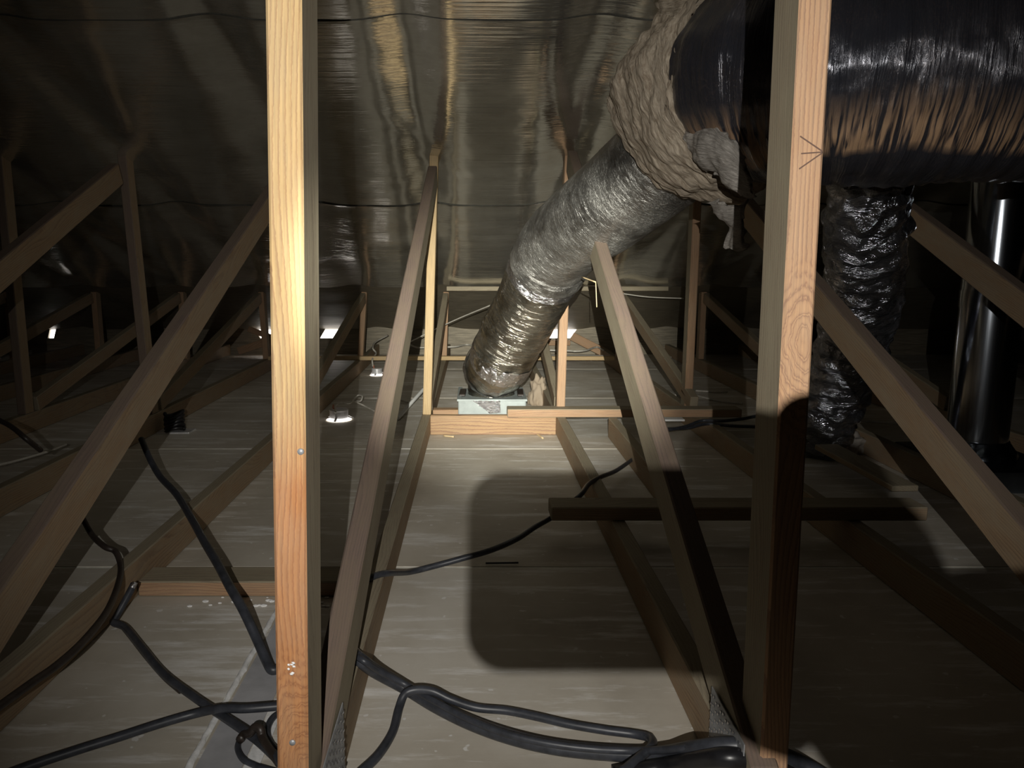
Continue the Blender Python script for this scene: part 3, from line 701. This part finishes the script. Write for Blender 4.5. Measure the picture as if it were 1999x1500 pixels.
# steel flue with flashing
fx = onz(1905, 868, 0.12); flue = thing('flue_pipe', 'polished steel flue pipe standing at the right edge', 'flue', (fx.x, fx.y, 0))
tube('pipe', [(fx.x, fx.y, z, 0.098) for z in np.linspace(0.10, zf(fx.y) - 0.06, 6)], STEEL, flue, n=40, seg=64, caps=True)
tube('pipe_joint', [(fx.x, fx.y, z, 0.101) for z in (0.62, 0.64, 0.66, 0.68)], STEEL, flue, n=10, seg=64, caps=False)
tube('storm_collar', [(fx.x, fx.y, 0.085, 0.135), (fx.x, fx.y, 0.105, 0.128), (fx.x, fx.y, 0.125, 0.112), (fx.x, fx.y, 0.145, 0.102)], STEEL_D, flue, n=14, seg=64, disp=lambda th, s, r: 0.008 * nz(math.cos(th) * 5, math.sin(th) * 5, s * 30), caps=True)
box('base_plate', (fx.x - 0.19, fx.y - 0.22, 0.0), (fx.x + 0.19, fx.y + 0.2, 0.085), STEEL_D, flue, 0.01)

# wool tufts on the floor
def tuft(label, c, sx, sy, sz, seed, mat):
    bm = bmesh.new(); bmesh.ops.create_icosphere(bm, subdivisions=4, radius=1.0)
    for v in bm.verts:
        p = v.co.copy(); k = 1 + 0.45 * nz(p.x * 2 + seed, p.y * 2, p.z * 2) + 0.18 * nz(p.x * 7, p.y * 7 + seed, p.z * 7)
        v.co = V((p.x * sx * k, p.y * sy * k, max(-0.0, p.z * k + 0.55) * sz))
    o = bm_obj('insulation_tuft', bm, mat, None, Matrix.Translation(V(c)), smooth=True)
    return tag(o, label, 'insulation')
p = onz(1618, 868, 0.0); tuft('grey tuft of glass wool at the foot of the shiny black duct', (p.x - 0.03, p.y - 0.16, 0), 0.10, 0.05, 0.06, 3, INSUL_G)
p = onz(1038, 775, 0.0); tuft('pale tuft of glass wool behind the ceiling boot', (p.x + 0.02, p.y - 0.25, 0.0), 0.05, 0.05, 0.10, 9, INSUL)

# ------------------------------------------------------------------ cables
def cable(label, pts, r=0.006, mat=CABLE, n=None, flat=1.0, name='cable', cat='cable', group=None):
    """pts: (px, py, z) on a level z, or (px, py, None, d) at a depth"""
    P = []
    for q in pts:
        w = onz(q[0], q[1], q[2]) if q[2] is not None else at(q[0], q[1], q[3])
        P.append((w.x, w.y, w.z, r))
    o = tube(name, P, mat, None, n=n or max(24, 12 * len(P)), seg=10, caps=True, flat=flat)
    return tag(o, label, cat, group)
cable('black cable crossing the middle bay, from the left chord to beneath the brace',
      [(718, 1131, .096), (735, 1124, .096), (760, 1119, .085), (800, 1117, .03), (850, 1105, .03), (905, 1090, .045), (960, 1074, .06), (1010, 1052, .07), (1045, 1029, .075), (1085, 1006, .075), (1112, 985, .08), (1135, 965, .10), (1150, 945, .097), (1172, 932, .085), (1205, 918, .05), (1245, 890, .03), (1290, 860, .03)], 0.0075)
cable('pair of black cables sagging across the bay behind the orange post, upper one',
      [(1290, 842, .10), (1335, 834, .10), (1370, 822, .11), (1410, 822, .12), (1450, 818, .12), (1490, 812, .12), (1540, 822, .12), (1572, 826, .12)], 0.007)
cable('pair of black cables sagging across the bay behind the orange post, lower one',
      [(1285, 838, .085), (1340, 836, .085), (1380, 828, .09), (1430, 832, .09), (1480, 834, .09), (1530, 836, .09), (1565, 838, .09)], 0.007)
cable('thick black cable swinging from the left chord to the lower right',
      [(688, 1275, .098), (705, 1290, .096), (735, 1312, .06), (790, 1342, .02), (850, 1378, .014), (920, 1412, .014), (1000, 1440, .014), (1090, 1460, .014), (1200, 1471, .014), (1290, 1473, .03), (1360, 1462, .085), (1420, 1456, .107), (1480, 1462, .107), (1560, 1490, .08), (1660, 1550, .05)], 0.0125)
cable('twin of the thick cable, a thinner black line just above it',
      [(690, 1278, .104), (712, 1292, .104), (742, 1311, .07), (790, 1336, .035), (845, 1368, .028), (910, 1402, .026), (980, 1430, .026), (1060, 1450, .026), (1150, 1462, .026), (1240, 1466, .03), (1330, 1462, .075), (1410, 1450, .11), (1500, 1460, .11)], 0.006)
cable('slim black cable looping over the thick cable and down to the bottom edge',
      [(700, 1512, .02), (738, 1475, .02), (766, 1430, .02), (778, 1385, .025), (790, 1356, .04), (812, 1347, .045), (845, 1350, .04), (880, 1366, .028), (930, 1382, .014), (990, 1388, .012), (1050, 1400, .012), (1110, 1414, .012), (1180, 1426, .012), (1240, 1434, .012), (1270, 1442, .02), (1272, 1458, .035), (1250, 1478, .035), (1215, 1508, .035)], 0.0075)
cable('stout black cable hanging down to the grey board left of the yellow post',
      [(276, 858, .20), (292, 895, .16), (312, 930, .13), (345, 966, .12), (375, 1015, .12), (400, 1060, .12), (424, 1100, .12), (448, 1145, .11), (474, 1190, .09), (500, 1245, .05), (520, 1290, .02), (532, 1308, .010), (552, 1302, .010)], 0.0100)
cable('thin dark cable curling beside the slanted web at the far left',
      [(160, 1010, .14), (180, 1045, .13), (205, 1068, .12), (226, 1078, .11), (236, 1110, .09), (228, 1150, .10), (205, 1200, .105), (160, 1255, .105), (110, 1300, .10), (60, 1335, .10), (-30, 1400, .10)], 0.007, CABLE_D)
lg = cable('black cable with a sharp elbow and silver tip left of the plaster joint',
      [(262, 1140, .075), (246, 1170, .05), (226, 1206, .02), (222, 1216, .014), (245, 1226, .012), (275, 1262, .012), (320, 1316, .012), (380, 1362, .012), (440, 1402, .014), (478, 1428, .02), (505, 1448, .02), (540, 1480, .03), (575, 1515, .04)], 0.0078)
cable('second strand running against the elbow cable left of the plaster joint',
      [(232, 1216, .012), (252, 1240, .008), (285, 1282, .008), (320, 1322, .008), (352, 1350, .008)], 0.005, CABLE_D)
cable('bared silver wire end sticking up beside the timber block', [(258, 1148, .07), (264, 1137, .08)], 0.006, TAPE, n=10)
cable('long black cable running from the foot of the yellow post to the lower left corner',
      [(585, 1376, .03), (545, 1379, .03), (480, 1384, .03), (430, 1384, .026), (380, 1394, .014), (310, 1414, .012), (230, 1440, .012), (150, 1465, .012), (60, 1495, .012), (-60, 1540, .012)], 0.0078)
cable('kinked dark cable knot lying on the strips at the bottom left',
      [(468, 1445, .02), (476, 1435, .02), (488, 1432, .03), (497, 1421, .04), (508, 1424, .04), (512, 1440, .03), (524, 1460, .03), (545, 1490, .03)], 0.007, CABLE_D)
cable('grey cable ring lying flat at the bottom left',
      [(560, 1388, .006), (535, 1400, .006), (522, 1425, .006), (528, 1452, .006), (545, 1470, .006)], 0.006, CABLE)
cable('grey cable curve lying at the bottom edge left of the yellow post',
      [(470, 1440, .006), (464, 1460, .006), (474, 1482, .006), (500, 1496, .006), (540, 1508, .006)], 0.005, CABLE)
cable('thick black hose lying along the bottom right edge',
      [(1200, 1516, .02), (1290, 1500, .03), (1350, 1488, .07), (1410, 1480, .105), (1460, 1484, .105), (1520, 1506, .09), (1600, 1550, .06)], 0.014, BLACKP, name='hose', cat='hose')
cable('dark cable drooping at the left edge below the slanted webs', [(-20, 812, .3), (20, 832, .28), (50, 856, .25), (80, 880, .2)], 0.008, CABLE_D)
# white cables and wires
cable('white cable at the far left edge', [(-30, 914, .06), (20, 903, .06), (60, 892, .06), (100, 880, .06), (130, 868, .05)], 0.005, CABLE_W)
cable('cream cable curling from the nearer downlight', [(655, 806, .05), (656, 792, .08), (666, 787, .09), (683, 787, .07), (692, 778, .07), (699, 772, .08), (707, 774, .08), (704, 783, .06), (694, 784, .05), (712, 793, .02), (735, 805, .01)], 0.0045, CABLE_W)
cable('cream cable rising beside the slim far upright', [(728, 715, .06), (727, 702, .10), (734, 690, .12), (728, 680, .15), (733, 668, .17), (757, 655, .20)], 0.006, CABLE_W)
cable('pale grey conduit slanting up to the yellow upright', [(776, 818, .01), (792, 799, .03), (808, 781, .06), (827, 760, .09)], 0.010, PVC, name='conduit', cat='conduit')
cable('cream cable lying behind the long slanted web', [(772, 780, .012), (790, 784, .012), (806, 788, .012)], 0.006, CABLE_W)
cable('white cable draped along the far batten left of the grey duct', [(797, 671, .105), (812, 678, .098), (830, 679, .098), (860, 678, .098), (890, 677, .098), (912, 673, .098), (935, 678, .098)], 0.007, CABLE_W)
cable('white cable draped along the far batten right of the grey duct', [(1030, 683, .098), (1106, 685, .098), (1125, 686, .098), (1145, 684, .098), (1165, 678, .10), (1178, 684, .098)], 0.007, CABLE_W)
cable('white plastic conduit on the far batten', [(1072, 697, .103), (1110, 697, .103), (1190, 697, .103)], 0.012, PVC, name='conduit', cat='conduit')
cable('grey wire strung from the far upright to the grey duct', [(800, 668, None, 5.3), (850, 643, None, 5.2), (900, 620, None, 5.0), (968, 592, None, 4.6)], 0.004, CABLE_W, name='wire', cat='wire')
cable('grey wire strung right of the shaded web under the foil', [(1212, 573, None, 5.2), (1265, 580, None, 5.1), (1335, 583, None, 5.0)], 0.004, CABLE_W, name='wire', cat='wire')
cable('white cable poking out beyond the shaded web', [(1270, 774, .008), (1285, 767, .008), (1302, 765, .008), (1320, 772, .008)], 0.007, CABLE_W)
cable('white cable behind the slim right upright, upper one', [(1358, 763, .008), (1392, 765, .008), (1420, 765, .008)], 0.006, CABLE_W)
cable('white cable behind the slim right upright, lower one', [(1358, 772, .008), (1385, 779, .008), (1410, 784, .008), (1450, 788, .008)], 0.006, CABLE_W)
cable('white cable ends near the far right chords', [(1288, 691, .008), (1298, 692, .008), (1312, 698, .008)], 0.007, CABLE_W)
cable('grey cable crossing the floor behind the right slanted web', [(1640, 822, .04), (1690, 823, .04), (1760, 828, .04)], 0.006, CABLE_W)

# ------------------------------------------------------------------ small things
def downlight(px, py, r, h, label):
    p = onz(px, py, 0.0); t = thing('downlight', label, 'downlight', (p.x, p.y, 0), 'recessed downlights poking up through the ceiling')
    tube('can', [(p.x, p.y, z, rr) for z, rr in ((0.012, r * 0.98), (h * 0.5, r), (h * 0.8, r), (h * 0.9, r))], CAN, t, n=16, seg=28)
    tube('rim', [(p.x, p.y, z, rr) for z, rr in ((h * 0.9, r * 1.04), (h * 0.95, r * 1.04), (h, r * 0.98))], CAN, t, n=6, seg=28)
    bm = bmesh.new()
    bmesh.ops.create_circle(bm, cap_ends=True, segments=28, radius=r * 1.35)
    bm_obj('light_gap', bm, EMIT, t, Matrix.Translation(V((p.x, p.y, 0.003))))
    for k in range(3):
        a = k * 2.1 + 0.4
        beam('spring_clip', (p.x + math.cos(a) * r, p.y + math.sin(a) * r, 0.02), (p.x + math.cos(a) * r * 1.6, p.y + math.sin(a) * r * 1.6, 0.006), 0.012, 0.003, CAN, None, t, wdir=(0, 0, 1) if False else (-math.sin(a), math.cos(a), 0), bev=0.0008)
    tube('lead', [(p.x - r * 0.5, p.y, h * 0.9, 0.004), (p.x - r * 0.6, p.y, h * 1.15, 0.004), (p.x - r * 0.55, p.y - 0.005, h * 1.4, 0.004)], ORANGE, t, n=10, seg=8)
downlight(662, 820, 0.046, 0.055, 'nearer recessed downlight leaking light, between yellow post and the long slanted web')
downlight(736, 733, 0.036, 0.050, 'farther recessed downlight leaking light, left of the long slanted web')

p = onz(342, 845, 0.0)
coil = thing('flex_coil', 'black coil of flex on a pale base left of the yellow post', 'fitting', (p.x, p.y, 0))  # loops of black cable stacked over a base plate
box('base_plate', (p.x - 0.075, p.y - 0.03, 0.0), (p.x + 0.075, p.y + 0.06, 0.008), CAN, coil, 0.003)
for k in range(5):
    z = 0.016 + k * 0.018
    tube('flex_turn', [(p.x + 0.04 * math.cos(a + k), p.y + 0.035 * math.sin(a + k), z + 0.012 * math.sin(a * 1.5 + k), 0.0085) for a in np.linspace(0, 6.0, 12)], BLACKP, coil, n=40, seg=8)

p = onz(1312, 821, 0.10)
tag(box('card_scrap', (p.x - 0.05, p.y - 0.02, 0.0995), (p.x + 0.05, p.y + 0.03, 0.108), PAPER, None, 0.002), 'scrap of bright white card beside the shaded web under the thin brace', 'card')
p = onz(478, 741, 0.0)
tuft('small white blob lying on the floor left of the yellow post', (p.x, p.y, 0.0), 0.03, 0.025, 0.014, 5, BEAD)
bm = bmesh.new()
def stick(label, a, b_, r, mat=SHAVE): return cable(label, [a, b_], r, mat, n=6, name='splinter', cat='splinter')
stick('bent splinter sticking out at the top of the shaded web, upper piece', (1136, 541, None, 2.62), (1163, 551, None, 2.5), 0.0022)
stick('bent splinter sticking out at the top of the shaded web, hanging piece', (1163, 551, None, 2.5), (1165, 600, None, 2.5), 0.0015)
stick('dark nail lying on the plasterboard inside the rounded shadow', (948, 1100, .006), (1012, 1099, .006), 0.0025, BLACKP)
stick('wood shaving lying before the knotty block', (866, 851, .004), (886, 853, .006), 0.004)
stick('wood shaving lying on the floor below the thin brace', (1046, 846, .003), (1060, 856, .003), 0.004)
# glints: white insulator seen high up beyond the duct
p = ony(1158, 574, 5.6)
tag(box('white_clip', p - V((0.02, 0.01, 0.012)), p + V((0.02, 0.01, 0.012)), PAPER, None, 0.004), 'tiny white clip near the top of the shaded web', 'clip')
p = ony(775, 566, 5.6)
tag(box('white_clip', p - V((0.02, 0.01, 0.012)), p + V((0.02, 0.01, 0.012)), PAPER, None, 0.004), 'tiny white clip left of the yellow upright under the foil', 'clip')
# board lying on the chords behind the shiny duct
timber('loose_board', at(1612, 872, 2.9), at(1768, 955, 2.45), 0.09, 0.02, W_GRY, W_BRN, 'short pale board lying at the foot of the shiny black duct', 'board', wdir=(1, 0.4, 0))

# ------------------------------------------------------------------ the phone at the lens and the hand that holds it (behind the picture plane)
def cs(x_, y_, z_): return CAM + cR * x_ + cU * y_ + cF * z_
CM = Matrix(((cR.x, cU.x, -cF.x, CAM.x), (cR.y, cU.y, -cF.y, CAM.y), (cR.z, cU.z, -cF.z, CAM.z), (0, 0, 0, 1)))
bm = bmesh.new()
x0, x1, y0, y1, rc = -0.013, 0.142, -0.0500, 0.021, 0.014
out = []
for (cx_, cy_, a0) in ((x1 - rc, y1 - rc, 0), (x0 + rc, y1 - rc, 90), (x0 + rc, y0 + rc, 180), (x1 - rc, y0 + rc, 270)):
    for k in range(9):
        a = math.radians(a0 + k * 90 / 8); out.append((cx_ + rc * math.cos(a), cy_ + rc * math.sin(a)))
vf = [bm.verts.new((a, b_, 0.008)) for a, b_ in out]; vb = [bm.verts.new((a, b_, 0.016)) for a, b_ in out]
bm.faces.new(vf); bm.faces.new(vb[::-1])
for i in range(len(out)): bm.faces.new((vf[i], vf[(i + 1) % len(out)], vb[(i + 1) % len(out)], vb[i]))
tag(bm_obj('phone', bm, GLASS_B, None, CM), 'dark phone with rounded corners held up at the viewpoint', 'phone')

def skin_chain(bmv, pts, start=None):
    pass
bm = bmesh.new(); sk = []
def chain(pts, start=None):
    prev = start; res = []
    for (x_, y_, z_, r_) in pts:
        v = bm.verts.new(cs(x_, y_, z_)); sk.append(r_); res.append(v)
        if prev is not None: bm.edges.new((prev, v))
        prev = v
    return res
pal = chain([(0.114, -0.066, -0.036, 0.032), (0.124, -0.036, -0.042, 0.030), (0.120, -0.004, -0.038, 0.028)])
chain([(0.165, -0.085, -0.062, 0.030), (0.215, -0.120, -0.110, 0.036)], pal[0])
chain([(0.158, -0.036, -0.050, 0.033), (0.192, -0.050, -0.075, 0.035), (0.240, -0.085, -0.115, 0.041), (0.32, -0.18, -0.20, 0.050)], pal[1])
for k, (xx, y1_, dn) in enumerate(((0.080, 0.034, 0.046), (0.097, 0.039, 0.054), (0.115, 0.037, 0.052), (0.133, 0.030, 0.040))):
    chain([(xx, 0.014, -0.030, 0.0105), (xx, y1_, -0.018, 0.0105), (xx - 0.001, y1_ - 0.006, -0.0045, 0.0085), (xx - 0.002, y1_ - dn * 0.6, -0.0040, 0.0062)], pal[2])
chain([(0.104, -0.050, -0.036, 0.021), (0.089, -0.051, -0.031, 0.0185), (0.078, -0.054, -0.027, 0.013), (0.068, -0.048, -0.024, 0.009)], pal[0])
me = bpy.data.meshes.new('hand'); bm.to_mesh(me); bm.free()
me.materials.append(SKIN)
ho = link(bpy.data.objects.new('hand', me))
md = ho.modifiers.new('skin', 'SKIN')
if not me.skin_vertices: me.attributes
for i, r_ in enumerate(sk):
    me.skin_vertices[0].data[i].radius = (r_, r_) if me.skin_vertices else None
me.skin_vertices[0].data[0].use_root = True
ho.modifiers.new('sub', 'SUBSURF').levels = 1
ho.modifiers['sub'].render_levels = 2
tag(ho, 'bare hand and forearm gripping the phone at the viewpoint', 'person')
